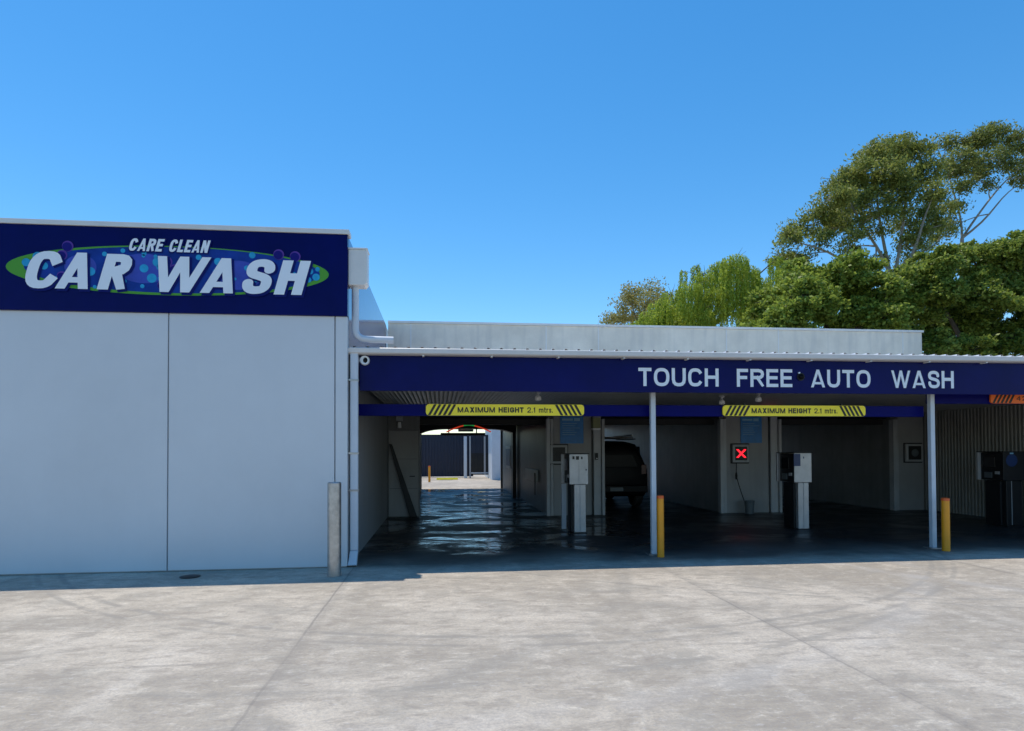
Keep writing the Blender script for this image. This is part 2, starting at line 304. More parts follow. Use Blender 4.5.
def glyph(mb, ch, x0, x1, z0, z1, y, t, shear=0, th=None):
    """one capital drawn as thick strokes inside a rectangle of the plane Y = y"""
    th = th or t; h = z1-z0; w = x1-x0-abs(shear)*h
    if ch in 'AWXVNM':
        sd = {'A': .84, 'W': .80, 'M': .8, 'N': .95, 'X': 1.05}[ch]*t
        seg = {'A': [(0,0,.5,1),(1,0,.5,1)], 'W': [(0,1,.27,0),(.27,0,.5,1),(.5,1,.73,0),(.73,0,1,1)], 'X': [(0,0,1,1),(0,1,1,0)],
               'N': [(0,0,0,1),(0,1,1,0),(1,0,1,1)], 'M': [(0,0,0,1),(0,1,.5,0),(.5,0,1,1),(1,0,1,1)]}[ch]
        for si, (a, b, c, d) in enumerate(seg):
            run = (c-a)*(w-sd)/h; q = sd*min(1.5, math.sqrt(1+run*run)) if a != c else sd
            q = min(q, w*.5)
            pa = q/2+a*(w-q); pc = q/2+c*(w-q)
            vs = [(pa-q/2, b*h), (pa+q/2, b*h), (pc+q/2, d*h), (pc-q/2, d*h)]
            mb.add([(x0+px_+shear*pz, y-.0004*si, z0+pz) for px_, pz in vs], [(0,1,2,3)])
        if ch == 'A':
            z_a, z_b = .17*h, .17*h+th*.7; mb.add([(x0+w*.25+shear*z_a, y-.001, z0+z_a), (x0+w*.75+shear*z_a, y-.001, z0+z_a), (x0+w*.7+shear*z_b, y-.001, z0+z_b), (x0+w*.3+shear*z_b, y-.001, z0+z_b)], [(0,1,2,3)])
        return
    for si, line in enumerate(GL[ch][0]):
        if ch == 'S':      # short overlapping strokes with round joins
            pts = [(t/2+u*(w-t), th/2+v*(h-th)) for u, v in catmull(line, 5)]; k = 0
            for (ax, az), (bx, bz) in zip(pts[:-1], pts[1:]):
                L_ = math.hypot(bx-ax, bz-az) or 1; nx, nz = -(bz-az)/L_*t/2, (bx-ax)/L_*th/2
                mb.add([(x0+px_+shear*pz, y-.00004*k, z0+pz) for px_, pz in ((ax+nx, az+nz), (ax-nx, az-nz), (bx-nx, bz-nz), (bx+nx, bz+nz))], [(0,1,2,3)]); k += 1
                if (bx, bz) != pts[-1]: mb.add([(x0+bx+t/2*math.cos(q*PI/8)+shear*(bz+th/2*math.sin(q*PI/8)), y-.00004*k, z0+bz+th/2*math.sin(q*PI/8)) for q in range(16)], [tuple(range(16))]); k += 1
            continue
        P = [Vector((t/2+u*(w-t), th/2+v*(h-th))) for u, v in line]; closed = (P[0]-P[-1]).length < 1e-5 and len(P) > 4
        n = len(P); A = []; B = []
        for i in range(n):
            d0 = (P[i]-P[i-1]) if i else ((P[0]-P[-2]) if closed else (P[1]-P[0]))
            d1 = (P[i+1]-P[i]) if i < n-1 else ((P[1]-P[0]) if closed else (P[-1]-P[-2]))
            d0.normalize(); d1.normalize(); n0 = Vector((-d0.y, d0.x)); n1 = Vector((-d1.y, d1.x)); m_ = n0+n1
            m_ = m_/max(.25, m_.dot(n0)) if m_.length > 1e-6 else n0
            p = P[i].copy()
            if not closed and i == 0: p -= d1*t/2
            if not closed and i == n-1: p += d0*t/2
            off = Vector((m_.x*t/2, m_.y*th/2)); A.append(p+off); B.append(p-off)
        vs = []
        for q in A+B:
            zz = min(h, max(0, q.y)); xx = min(w, max(0, q.x)) if ch not in 'AWX' else min(w+t*.1, max(-t*.1, q.x))
            vs.append((x0+xx+(shear*zz if shear > 0 else 0), y-.0004*si, z0+zz))
        mb.add(vs, [(i, i+n, i+n+1, i+1) for i in range(n-1)])
def text_into(mb, txt, x0, x1, z0, z1, y, t=.15, shear=0):
    """lettering fitted into a rectangle; t is the stroke as a share of the height"""
    h = z1-z0; T = t*h; gap = .13
    adv = [max(GL[c][1], t*1.05) for c in txt]; tot = sum(adv)+gap*(len(txt)-1); k = (x1-x0-abs(shear)*h)/tot; x = x0
    for c, a in zip(txt, adv):
        glyph(mb, c, x, x+a*k+abs(shear)*h, z0, z1, y, T, shear); x += (a+gap)*k
    return mb

def corrug(x0, x1, y0, y1, z, pitch, amp, rib=None):
    """profiled sheet, ribs running along Y"""
    vs = []; fs = []; xs = []
    x = x0
    while x < x1:
        if rib: xs += [(x, 0), (x+rib*.3, amp), (x+rib*.7, amp), (x+rib, 0)]
        else: xs += [(x, 0), (x+pitch*.25, amp*.7), (x+pitch*.5, amp), (x+pitch*.75, amp*.7)]
        x += pitch
    for (a, h) in xs: vs += [(a, y0, z+h), (a, y1, z+h)]
    fs = [(2*i, 2*i+1, 2*i+3, 2*i+2) for i in range(len(xs)-1)]
    return MB().add(vs, fs)

# ================================================================ SETTING
def sheet(name, x0, x1, y0, y1, z, m, nx=1, ny=1):
    vs = [(x0+(x1-x0)*i/nx, y0+(y1-y0)*j/ny, z) for j in range(ny+1) for i in range(nx+1)]
    fs = [(j*(nx+1)+i, j*(nx+1)+i+1, (j+1)*(nx+1)+i+1, (j+1)*(nx+1)+i) for j in range(ny) for i in range(nx)]
    return tag(MB().add(vs, fs).build(name, m, recalc=False), kind='structure')
sheet('ground', -1500, 1500, -1500, 1500, -.02, 'earth')
sheet('forecourt_concrete', -30, 40, -25, 60, 0, 'concrete')

# ================================================================ WASH HALL (left block)
HX = -1.28; HY = 9.1; HT = 4.66
hall = thing('wash_hall', (-8, 18, 0), 'tall pale concrete panel hall with navy fascia band', 'building')
core = box('core_wall', 'frame', hall, -16, HX-.02, HY+.03, 27.4, .0, HT-.05)
edges = [-16, -12.4, -8.02, -3.65, -1.45]
for a, b in zip(edges[:-1], edges[1:]):
    box('wall_panel', 'panel', hall, a+.008, b-.008, HY, HY+.12, .015, 3.49, bevel=.006)
box('corner_panel', 'panel', hall, -1.442, HX, HY-.005, HY+.2, .015, 3.49, bevel=.008)
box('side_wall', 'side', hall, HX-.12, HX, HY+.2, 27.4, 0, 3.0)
fas = box('fascia_panel', 'navy', hall, -16, HX+.005, HY-.035, HY+.12, 3.49, HT-.03, bevel=.004)
box('side_fascia', 'navygloss', hall, HX-.1, HX+.004, HY+.12, 15.55, 3.0, HT-.03)
MB().box(-16.05, HX+.03, HY-.06, HY+.16, HT-.03, HT+.035).build('roof_capping', 'capping', hall, .004)
box('side_capping', 'capping', hall, HX-.14, HX-.02, HY+.16, 27.4, HT-.028, HT+.0)
box('roof', 'roof', hall, -16, HX-.14, HY+.16, 27.4, HT-.2, HT-.06)
# rain head with its pipe onto the canopy roof
rh = MB().prism([(-1.272, 4.44), (-1.015, 4.44), (-1.015, 3.98), (-1.05, 3.94), (-1.272, 3.94)], HY+.01, HY+.26).build('rainwater_head', 'capping', hall, .008)
MB().box(-1.275, -1.005, HY, HY+.27, 4.44, 4.465).build('rim', 'capping', rh, .004)
def elbow(pts, r, n=6):
    out = [Vector(pts[0])]
    for i in range(1, len(pts)-1):
        p0, p1, p2 = Vector(pts[i-1]), Vector(pts[i]), Vector(pts[i+1])
        a = p1 + (p0-p1).normalized()*r; c = p1 + (p2-p1).normalized()*r
        for k in range(n+1):
            t = k/n; out.append(a*(1-t)**2 + p1*2*t*(1-t) + c*t*t)
    return out+[Vector(pts[-1])]
MB().tube(elbow([(-1.19, HY+.13, 3.95), (-1.19, HY+.13, 3.2), (-.66, HY+.17, 3.2)], .16), .05, 16).build('roof_drain_pipe', 'pipe', hall, smooth=True)
# ground-level downpipe at the corner
dp = MB().prism([(-1.255, 9.17), (-1.145, 9.17), (-1.145, 9.25), (-1.255, 9.25)], .22, 3.02, 'z').build('downpipe', 'pipe', hall, .015)
MB().add([(-1.255,9.17,.22),(-1.145,9.17,.22),(-1.145,9.25,.22),(-1.255,9.25,.22),(-1.275,9.09,.03),(-1.155,9.09,.03),(-1.155,9.17,.0),(-1.275,9.17,.0)],
         [(0,1,5,4),(1,2,6,5),(2,3,7,6),(3,0,4,7),(0,3,2,1),(4,5,6,7)]).build('outlet_shoe', 'pipe', dp, .008)
for z in (1.05, 1.57, 2.6): box('pipe_strap', 'galv', dp, -1.275, -1.135, 9.16, 9.26, z, z+.025)

# big logo sign printed on the hall's fascia
def plate(cx, cz, rx, rz, y0, y1, seg=96, power=2, tilt=0):
    pts = []
    for k in range(seg):
        a = 2*PI*k/seg; c, s_ = math.cos(a), math.sin(a)
        x = rx*math.copysign(abs(c)**(2/power), c); z = rz*math.copysign(abs(s_)**(2/power), s_)
        pts.append((cx+x*math.cos(tilt)-z*math.sin(tilt), cz+x*math.sin(tilt)+z*math.cos(tilt)))
    return MB().prism(pts, y0, y1)
SY = HY-.035
logo = thing('wall_sign', (-3.6, SY, 3.7), 'printed oval car wash sign with bubbles on the hall\'s navy fascia', 'sign')
cxo, czo = -3.6, 4.06
plate(cxo, czo, 2.07, .335, SY-.004, SY+.01).build('green_oval', 'green', logo)
plate(cxo+.05, czo+.008, 1.90, .312, SY-.006, SY-.004).build('blue_oval', 'logoblue', logo)
ov = MB()
for (x, z, a, b) in ((-3.95, 4.08, .35, .2), (-2.75, 4.02, .33, .2), (-4.75, 4.08, .2, .16)):
    ov.add(*(lambda q: (q.v, q.f))(plate(x, z, a, b, SY-.0075, SY-.006, 40)))
ov.build('violet_glow_print', 'logoviolet', logo)
def inoval(x, z, k=1): return ((x-cxo)/(2.0*k))**2 + ((z-czo)/(.31*k))**2 < 1
bub = MB(); dark = MB(); ring = MB(); rr_ = random.Random(11)
fixed = [(-5.42,4.12,.085),(-5.28,4.2,.10),(-5.36,4.02,.06),(-5.2,4.08,.08),(-4.72,4.16,.07),(-4.62,4.02,.09),(-4.78,4.0,.07),(-4.86,3.93,.08),(-4.7,3.9,.08),(-3.78,4.17,.1),(-3.95,4.08,.09),(-3.85,3.95,.1),(-3.68,3.98,.07),(-3.62,3.88,.07),(-3.0,4.2,.08),(-2.62,4.12,.06),(-2.55,4.3,.07),(-2.9,4.02,.06),(-1.78,4.1,.07),(-1.7,4.02,.08),(-1.8,3.98,.06),(-1.68,4.13,.05),(-2.1,4.2,.06),(-4.3,4.14,.06),(-4.2,3.9,.05),(-3.25,4.25,.06),(-3.95,4.28,.05),(-4.45,4.26,.05)]
for (x, z, r) in fixed:
    bub.add(*(lambda q: (q.v, q.f))(plate(x, z, r*.62, r*.62, SY-.0095, SY-.0075, 20)))
for _ in range(26):
    x = rr_.uniform(-5.5, -1.65); z = rr_.uniform(3.8, 4.33)
    if inoval(x, z, .93): 
        r = rr_.uniform(.015, .035); bub.add(*(lambda q: (q.v, q.f))(plate(x, z, r, r, SY-.0095, SY-.0075, 14)))
bub.build('cyan_bubbles', 'logocyan', logo)
for (x, z, r) in ((-4.91, 4.35, .06), (-4.98, 4.23, .055), (-3.66, 4.18, .06), (-3.55, 4.06, .075), (-3.72, 3.86, .05), (-2.2, 4.32, .06), (-1.98, 4.3, .06), (-2.42, 4.1, .07), (-2.05, 4.02, .05), (-4.35, 4.0, .05), (-4.98, 3.95, .05)):
    ring.add(*(lambda q: (q.v, q.f))(plate(x, z, r+.012, r+.012, SY-.0095, SY-.0085, 24)))
    dark.add(*(lambda q: (q.v, q.f))(plate(x-.006, z-.008, r, r, SY-.0115, SY-.0095, 24)))
ring.build('purple_rings', 'logopurple', logo); dark.build('navy_bubbles', 'logonavy', logo)
for word, ls_ in (('car', (('C', -5.47, -4.925, 3.775, 4.275), ('A', -5.06, -4.52, 3.78, 4.265), ('R', -4.54, -4.06, 3.78, 4.26))),
                  ('wash', (('W', -3.90, -3.08, 3.765, 4.25), ('A', -3.23, -2.67, 3.765, 4.245), ('S', -2.715, -2.20, 3.765, 4.245), ('H', -2.265, -1.765, 3.765, 4.24)))):
    lm = MB(); ls = MB()
    for (ch, a, b, c, d) in ls_:
        glyph(lm, ch, a, b, c, d, SY-.020, .14, .27, .105); glyph(ls, ch, a+.012, b+.035, c-.035, d-.008, SY-.014, .155, .27, .12)
    ls.build('letter_shadow', 'logoshadow', logo, recalc=False); lm.build('lettering', 'white', logo, recalc=False)
for w, a, b in (('CARE', -4.15, -3.68), ('CLEAN', -3.64, -3.09)):
    cm = MB(); cs = MB()
    text_into(cs, w, a-.012, b+.02, 4.292, 4.488, SY-.014, .27, .27); text_into(cm, w, a, b, 4.31, 4.48, SY-.020, .20, .27)
    cs.build('small_letter_shadow', 'logoshadow', logo, recalc=False); cm.build('small_lettering', 'white', logo, recalc=False)

# ================================================================ WASH BAYS (right block)
BY = 15.7; BE = 27.5; BX1 = 12.8
PEDGES = [HX+.03, -.7, 2.63, 3.96, 7.32, 8.73, 12.22, BX1-.02]
bays = thing('wash_bays', (5.7, 21, 0), 'low wash bay building of three drive-through bays under a grey parapet', 'building')
# precast parapet panels with joints
pe = [HX+.03, .9, 3.05, 5.75, 8.1, 10.95, 12.16, BX1-.02]
pe = PEDGES
for a, b in zip(pe[:-1], pe[1:]):
    box('parapet_panel', 'precast', bays, a+.006, b-.006, BY-.02, BY+.14, 2.95, 4.72, bevel=.008)
for a in pe[1:-1]: box('joint_seal', 'capping', bays, a-.016, a+.016, BY-.026, BY-.018, 3.0, 4.71)
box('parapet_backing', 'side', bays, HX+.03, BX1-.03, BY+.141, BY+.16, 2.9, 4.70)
box('parapet_capping', 'capping', bays, HX+.03, BX1+.01, BY-.05, BY+.18, 4.722, 4.775)
# dividing blocks between the bays (plant rooms), tracks on their corners
for (a, b) in ((2.68, 4.01), (7.17, 8.68), (11.93, 12.78)):
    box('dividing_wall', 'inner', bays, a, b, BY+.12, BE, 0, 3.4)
    mid_ = a+.13
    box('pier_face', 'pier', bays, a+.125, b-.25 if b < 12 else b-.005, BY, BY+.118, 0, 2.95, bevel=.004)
    box('pier_flashing', 'track', bays, b-.19, b+.002, BY-.01, BY+.118, 0, 2.93, bevel=.004) if b < 12 else None
    t = box('door_track', 'track', bays, a-.06, a+.03, BY-.07, BY+.1, 0, 2.40, bevel=.004)
    box('door_track', 'track', bays, a+.05, a+.115, BY-.03, BY+.1, 0, 2.40, bevel=.004)
    if b < 12: box('door_track', 'track', bays, b+.01, b+.08, BY-.07, BY+.1, 0, 2.40, bevel=.004)
# left jamb, with pale side door and dark lining above
box('jamb_wall', 'inner', bays, HX+.01, -.50, BY+.25, BY+.4, 0, 3.4)
door = box('side_door', 'pier', bays, HX+.03, -.53, BY+.18, BY+.235, .02, 2.12, bevel=.006)
MB().tube([(-.62, BY+.17, 1.0), (-.62, BY+.13, 1.0), (-.74, BY+.13, 1.0)], .012, 8).build('handle', 'darkmetal', door)
for z in (.7, 1.42): box('seam', 'darkmetal', door, HX+.05, -.55, BY+.174, BY+.18, z, z+.006)
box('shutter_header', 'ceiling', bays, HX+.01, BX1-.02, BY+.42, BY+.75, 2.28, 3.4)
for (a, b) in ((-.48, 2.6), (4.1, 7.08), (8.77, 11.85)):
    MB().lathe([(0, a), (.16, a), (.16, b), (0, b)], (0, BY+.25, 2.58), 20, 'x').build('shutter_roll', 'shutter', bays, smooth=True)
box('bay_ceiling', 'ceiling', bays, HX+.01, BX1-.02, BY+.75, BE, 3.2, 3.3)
box('roof', 'roof', bays, HX+.01, BX1-.02, BY+.16, BE, 3.4, 3.5)
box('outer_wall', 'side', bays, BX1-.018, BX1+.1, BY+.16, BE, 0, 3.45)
# exit ends
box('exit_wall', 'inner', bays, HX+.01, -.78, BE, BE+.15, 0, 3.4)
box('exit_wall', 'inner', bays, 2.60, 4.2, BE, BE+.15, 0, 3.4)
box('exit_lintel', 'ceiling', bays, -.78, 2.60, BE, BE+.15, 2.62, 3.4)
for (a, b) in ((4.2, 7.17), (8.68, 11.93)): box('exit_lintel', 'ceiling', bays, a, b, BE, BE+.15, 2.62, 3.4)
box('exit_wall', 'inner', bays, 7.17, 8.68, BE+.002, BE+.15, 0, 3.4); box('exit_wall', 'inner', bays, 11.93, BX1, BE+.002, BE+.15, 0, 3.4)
# ribbed side wall under the canopy at the far right
WX = 12.86; vs = []; y = 9.75
while y < BY+.05:
    for (dy, dx) in ((0, 0), (.045, 0), (.06, -.022), (.085, -.022)): vs += [(WX+dx, y+dy, 0), (WX+dx, y+dy, 2.9)]
    y += .10
MB().add(vs, [(2*i, 2*i+2, 2*i+3, 2*i+1) for i in range(len(vs)//2-1)]).build('ribbed_cladding', 'ribbed', bays)
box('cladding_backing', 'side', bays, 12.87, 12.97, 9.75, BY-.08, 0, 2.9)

# ================================================================ CANOPY
can = thing('entry_canopy', (5.7, 12.5, 0), 'flat steel entry canopy with navy fascia, cream gutter and square posts', 'canopy')
FY = 9.3; CX0 = -1.14; CX1 = 12.95
box('fascia', 'navy', can, CX0, CX1, FY, FY+.03, 2.475, 3.03, bevel=.003)
g = MB().prism([(FY-.14, 3.06), (FY-.145, 3.07), (FY-.155, 3.06), (FY-.15, 3.0), (FY-.125, 2.985), (FY-.005, 2.98), (FY-.005, 3.04), (FY-.015, 3.04), (FY-.015, 2.99), (FY-.12, 2.995), (FY-.14, 3.01)], CX0-.14, CX1, 'x').build('gutter', 'gutter', can)
x = -.25
while x < CX1:
    box('gutter_clip', 'gutter', g, x, x+.03, FY-.12, FY-.004, 2.962, 2.979); x += .98
corrug(CX0-.1, CX1, FY-.10, BY-.03, 3.055, .19, .042, .075).build('roof_sheet', 'roof', can, recalc=False)
corrug(CX0, CX1-.05, FY+.05, BY-.03, 2.60, .076, .016).build('soffit', 'soffit', can, recalc=False)
box('fascia_return', 'darkmetal', can, CX0, CX1, FY+.031, FY+.05, 2.5, 3.0)
b1 = box('clearance_beam', 'beam', can, CX0-.12, 7.93, 9.72, 9.80, 2.14, 2.315, bevel=.004)
box('clearance_beam', 'beam', can, 8.03, CX1-.5, 9.72, 9.80, 2.36, 2.52, bevel=.004)
for x in (3.27, 7.95, 12.55):
    p = MB().prism([(x-.038, 9.55), (x+.038, 9.55), (x+.038, 9.63), (x-.038, 9.63)], .012, 2.60, 'z').build('post', 'post', can, .008)
    box('base_plate', 'galv', p, x-.1, x+.1, 9.5, 9.69, .001, .012)

def copies_line(): pass
# lettering on the canopy fascia
ft = thing('fascia_lettering', (5.5, FY-.004, 2.55), 'pale capital lettering reading TOUCH FREE AUTO WASH on the navy canopy fascia', 'sign lettering')
for w, a, b in (('TOUCH', 2.955, 4.21), ('FREE', 4.5, 5.395), ('AUTO', 5.70, 6.69), ('WASH', 7.04, 8.11)):
    mb = MB(); text_into(mb, w, a, b, 2.57, 2.845, FY-.004, .18)
    mb.build('word_'+w.lower(), 'white', ft, recalc=False)

# max height signs
def height_sign(cx, z0, label, face, words_, y=9.68, z1=None, L_=2.42):
    z1 = z0+.17; x0, x1 = cx-L_/2, cx+L_/2
    t = thing('clearance_sign', (cx, y, z0), label, 'sign', 'clearance signs on the canopy beams')
    r = .05; pts = []
    for (px_, pz, a0) in ((x1-r, z1-r, 0), (x0+r, z1-r, 90), (x0+r, z0+r, 180), (x1-r, z0+r, 270)):
        pts += [(px_+r*math.cos(R(a0+k*18)), pz+r*math.sin(R(a0+k*18))) for k in range(6)]
    MB().prism(pts, y, y+.03).build('board', face, t)
    st = MB(); h = z1-z0; sw = .040; off = .09
    for k in range(5):
        a = x0+.03+k*.074
        st.prism([(a, z0+.004), (a+sw, z0+.004), (a+sw+off, z1-.004), (a+off, z1-.004)], y-.003, y-.0005)
        a = x1-.03-k*.074
        st.prism([(a, z0+.004), (a-sw, z0+.004), (a-sw-off, z1-.004), (a-off, z1-.004)], y-.003, y-.0005)
    st.build('hazard_stripes', 'black', t)
    lt = MB()
    for (s_, a, b, h0, h1) in words_: text_into(lt, s_, cx+a, cx+b, z0+h0, z0+h1, y-.003, .24 if s_ in ('MAXIMUM', 'HEIGHT') else .16)
    lt.build('lettering', 'black', t, recalc=False)
    for dx in (-.85, .8): box('bracket', 'darkmetal', t, cx+dx-.015, cx+dx+.015, y, y+.035, z1, z1+.03)
    return t
wd = [('MAXIMUM', -.735, -.17, .045, .125), ('HEIGHT', -.115, .27, .045, .125), ('2.1', .325, .455, .045, .125), ('mtrs.', .505, .72, .045, .125)]
height_sign(1.0, 2.145, 'yellow and black maximum height sign over the see-through bay beside the hall', 'signyellow', wd)
height_sign(5.66, 2.145, 'yellow and black maximum height sign above the lit red cross', 'signyellow', wd)
height_sign(10.32, 2.365, 'orange and black striped clearance sign on the high beam', 'signorange', [('4', -.74, -.66, .047, .125), ('2', -.63, -.55, .047, .125)])

# ================================================================ FIXTURES ON THE CANOPY
t = thing('wall_camera', (-1.08, FY, 2.9), 'white ring-shaped camera housing at the canopy fascia corner beside the downpipe', 'camera')
MB().lathe([(0, 0), (.068, 0), (.072, .02), (.06, .05), (.045, .05), (.04, .03), (0, .03)], (-1.065, FY, 2.905), 24, 'y').build('housing', 'white', t, smooth=True)
MB().lathe([(0, .032), (.038, .032), (.03, .045), (0, .05)], (-1.05, FY, 2.905), 20, 'y').build('lens', 'glass', t, smooth=True)
t = thing('dome_camera', (5.52, FY, 2.72), 'small black dome camera between the words FREE and AUTO', 'camera')
MB().lathe([(0, 0), (.06, 0), (.06, .02), (.0, .021)], (5.53, FY, 2.73), 20, 'y').build('mount', 'darkmetal', t, smooth=True)
MB().lathe([(.045, .02), (.042, .04), (.03, .055), (.012, .064), (0, .065)], (5.53, FY, 2.73), 20, 'y').build('dome', 'glass', t, smooth=True)
MB().tube([(5.50, FY-.004, 2.79), (5.50, FY-.03, 2.79)], .013, 10).build('sensor', 'white', t)
def soffit_lamp(x, y, label):
    t = thing('soffit_lamp', (x, y, 2.6), label, 'lamp', 'small lamps under the canopy soffit')
    MB().lathe([(0, 0), (.05, 0), (.05, -.03), (.022, -.04), (.022, -.08), (0, -.08)], (x, y, 2.602), 18).build('mount', 'frame', t, smooth=True)
    MB().lathe([(.022, -.075), (.05, -.10), (.055, -.15), (.03, -.165), (0, -.168)], (x, y, 2.602), 18).build('shade', 'lens', t, smooth=True)
soffit_lamp(1.62, 10.5, 'small pale lamp under the canopy soffit above the see-through bay sign')
soffit_lamp(5.47, 10.5, 'small pale lamp under the canopy soffit above the second yellow sign')
soffit_lamp(5.13, 11.2, 'small pale lamp just left of the one over the second yellow sign')
t = thing('tube_light', (8.9, 10.4, 2.5), 'slim pale batten light under the soffit near the orange sign', 'lamp')
box('batten', 'frame', t, 8.72, 9.02, 10.38, 10.44, 2.54, 2.6); MB().tube([(8.73, 10.41, 2.52), (9.01, 10.41, 2.52)], .018, 10).build('tube', 'lens', t)

# ================================================================ FIXTURES ON THE PIERS
def poster(x0, x1, z0, z1, label):
    t = thing('poster', ((x0+x1)/2, BY-.02, z0), label, 'poster', 'blue instruction posters on the piers')
    box('board', 'blueposter', t, x0, x1, BY-.02, BY-.001, z0, z1)
    mb = MB(); w = x1-x0; r = random.Random(int(x0*10))
    mb.box(x0+.08*w, x0+.55*w, BY-.024, BY-.021, z1-.11, z1-.06); mb.box(x0+.6*w, x0+.85*w, BY-.024, BY-.021, z1-.12, z1-.05)
    for k in range(6):
        z = z1-.19-k*.055; mb.box(x0+.1*w, x0+(.5+.4*r.random())*w, BY-.023, BY-.021, z, z+.012)
    mb.build('printed_lines', 'posterline', t)
poster(2.97, 3.56, 1.79, 2.47, 'blue instruction poster above the unlit signal box')
poster(7.68, 8.25, 1.79, 2.47, 'blue instruction poster above the lit red cross signal')
def signal(x0, x1, z0, z1, label, lit=False):
    cx, cz = (x0+x1)/2, (z0+z1)/2
    t = thing('lane_signal', (cx, BY-.1, z0), label, 'signal', 'lane signal boxes on the piers')
    box('surround', 'black', t, x0-.03, x1+.03, BY-.03, BY-.001, z0-.03, z1+.03, bevel=.02)
    fr = MB(); fr.box(x0, x1, BY-.09, BY-.002, z0, z1); fr.build('case', 'frame', t, .02)
    box('screen', 'black', t, x0+.06, x1-.06, BY-.098, BY-.09, z0+.055, z1-.055)
    if lit:
        mb = MB(); s_ = .105; w = .032
        for sg in (1, -1):
            mb.prism([(cx-sg*s_-w, cz-s_), (cx-sg*s_+w, cz-s_), (cx+sg*s_+w, cz+s_), (cx+sg*s_-w, cz+s_)], BY-.102-(.001*sg), BY-.099)
        mb.build('cross', 'redled', t)
    else:
        MB().lathe([(0, 0), (.1, 0), (.1, .003), (0, .003)], (cx, BY-.098, cz), 24, 'y').build('unlit_dots', 'plastic' if x0 > 10 else 'darkmetal', t)
    return t
signal(2.71, 3.14, 1.29, 1.75, 'unlit lane signal box below the left blue poster')
signal(7.43, 7.87, 1.29, 1.75, 'lane signal lit with a red cross', True)
signal(12.22, 12.70, 1.28, 1.75, 'unlit lane signal box seen beside the second canopy post')
t = thing('bay_floodlight', (3.86, 15.6, 2.1), 'olive box floodlight with a pale lens at the see-through bay\'s pier top', 'lamp')
box('housing', 'housing', t, 3.76, 3.95, 15.5, 15.68, 2.17, 2.42, bevel=.01)
MB().prism([(3.75, 2.165), (3.96, 2.165), (3.94, 2.12), (3.77, 2.12)], 15.49, 15.68).build('lens', 'lens', t)
t = thing('wall_keypad', (3.88, 15.6, 1.3), 'small dark push-button box on the pale flashing under the floodlight', 'switch')
box('box_case', 'darkmetal', t, 3.85, 3.92, 15.63, 15.688, 1.38, 1.55, bevel=.006); box('button', 'lens', t, 3.87, 3.90, 15.622, 15.63, 1.40, 1.425)
t = thing('jamb_lamp', (-1.0, 15.7, 2.3), 'small grey lamp above the pale side door', 'lamp')
box('bracket', 'frame', t, -1.06, -.90, 15.76, 15.86, 2.35, 2.48, bevel=.008); MB().lathe([(0, 0), (.05, 0), (.035, .14), (0, .14)], (-.98, 15.78, 2.18), 14).build('lens', 'lens', t, smooth=True)
# hose with brush handle, bucket
t = thing('wash_hose', (7.55, 15.6, 0), 'black hose hanging down the pier below the red cross', 'hose')
hp = [(7.52, 15.62, 1.29), (7.51, 15.60, 1.1), (7.50, 15.58, .95), (7.56, 15.56, .7), (7.63, 15.53, .45), (7.68, 15.5, .28)]
MB().tube(elbow(hp, .06, 4), .012, 8).build('tube', 'rubber', t, smooth=True)
MB().lathe([(0, 0), (.025, 0), (.03, .1), (.018, .18), (0, .18)], (7.50, 15.58, .86), 12).build('grip', 'rubber', t, smooth=True)
t = thing('bucket', (7.74, 15.4, 0), 'grey plastic bucket on the wet floor at the pier\'s foot', 'bucket')
MB().lathe([(0, .002), (.10, .002), (.12, .3), (.13, .31), (.13, .33), (.115, .33), (.105, .05), (0, .04)], (7.74, 15.38, 0), 24).build('tub', 'plastic', t, smooth=True)
MB().tube([(7.615+.125*(1-math.cos(a)), 15.38-.04*math.sin(a), .32+.06*math.sin(a)) for a in [k*PI/10 for k in range(11)]], .005, 6).build('handle', 'galv', t)
# dark diagonal board in front of the side door
t = thing('diagonal_board', (-.9, 15.8, 0), 'dark board set diagonally before the pale side door', 'plank')
MB().prism([(-1.235, 1.80), (-1.16, 1.78), (-.56, .02), (-.74, .02)], BY+.08, BY+.12).build('board', 'darkmetal', t, .004)
box('end_cap', 'rubber', t, -.75, -.55, BY+.07, BY+.13, .0, .02)

# ================================================================ PAY KIOSKS
def kiosk(x, y, label, dark=False, w=.37, d=.62):
    t = thing('pay_kiosk', (x, y, 0), label, 'pay kiosk', 'pay kiosks at the bay entries')
    st = 'stainless' if not dark else 'frame'  # dark: stainless swapped for darker metals, bay shade put into the colour
    sk = 'stainless' if not dark else 'darkmetal'
    MB().box(x, x+w, y, y+.02, .95, 1.54).build('end_panel', st if not dark else 'darkmetal', t, .006)
    MB().box(x+.01, x+w-.005, y+.02, y+d-.06, .96, 1.53).build('cabinet', 'darkmetal', t, .004)
    MB().box(x-.05, x+w, y+d-.055, y+d, .95, 1.54).build('frame', st, t, .008)
    MB().box(x-.04, x+w+.02, y-.03, y+d, 1.541, 1.556).build('roof_plate', 'darkmetal', t, .003)
    scr = box('screen', 'screenoff', t, x-.004, x+.01, y+.2, y+.5, 1.22, 1.44, bevel=.004)
    box('card_slot', 'frame', t, x-.008, x+.01, y+.1, y+.2, 1.08, 1.14); box('keypad', 'plastic', t, x-.008, x+.01, y+.28, y+.46, 1.0, 1.12)
    box('pedestal', st if not dark else 'darkmetal', t, x+.1, x+w-.04, y+.04, y+.14, .012, .95, bevel=.012)
    box('seam', 'frame', t, x+.21, x+.222, y+.034, y+.04, .03, .94)
    box('pedestal_rear', 'darkmetal', t, x+.06, x+w-.08, y+.14, y+d-.1, .012, .94, bevel=.006)
    box('foot_plate', 'darkmetal', t, x+.08, x+w-.02, y+.02, y+.16, .001, .012)
    return t
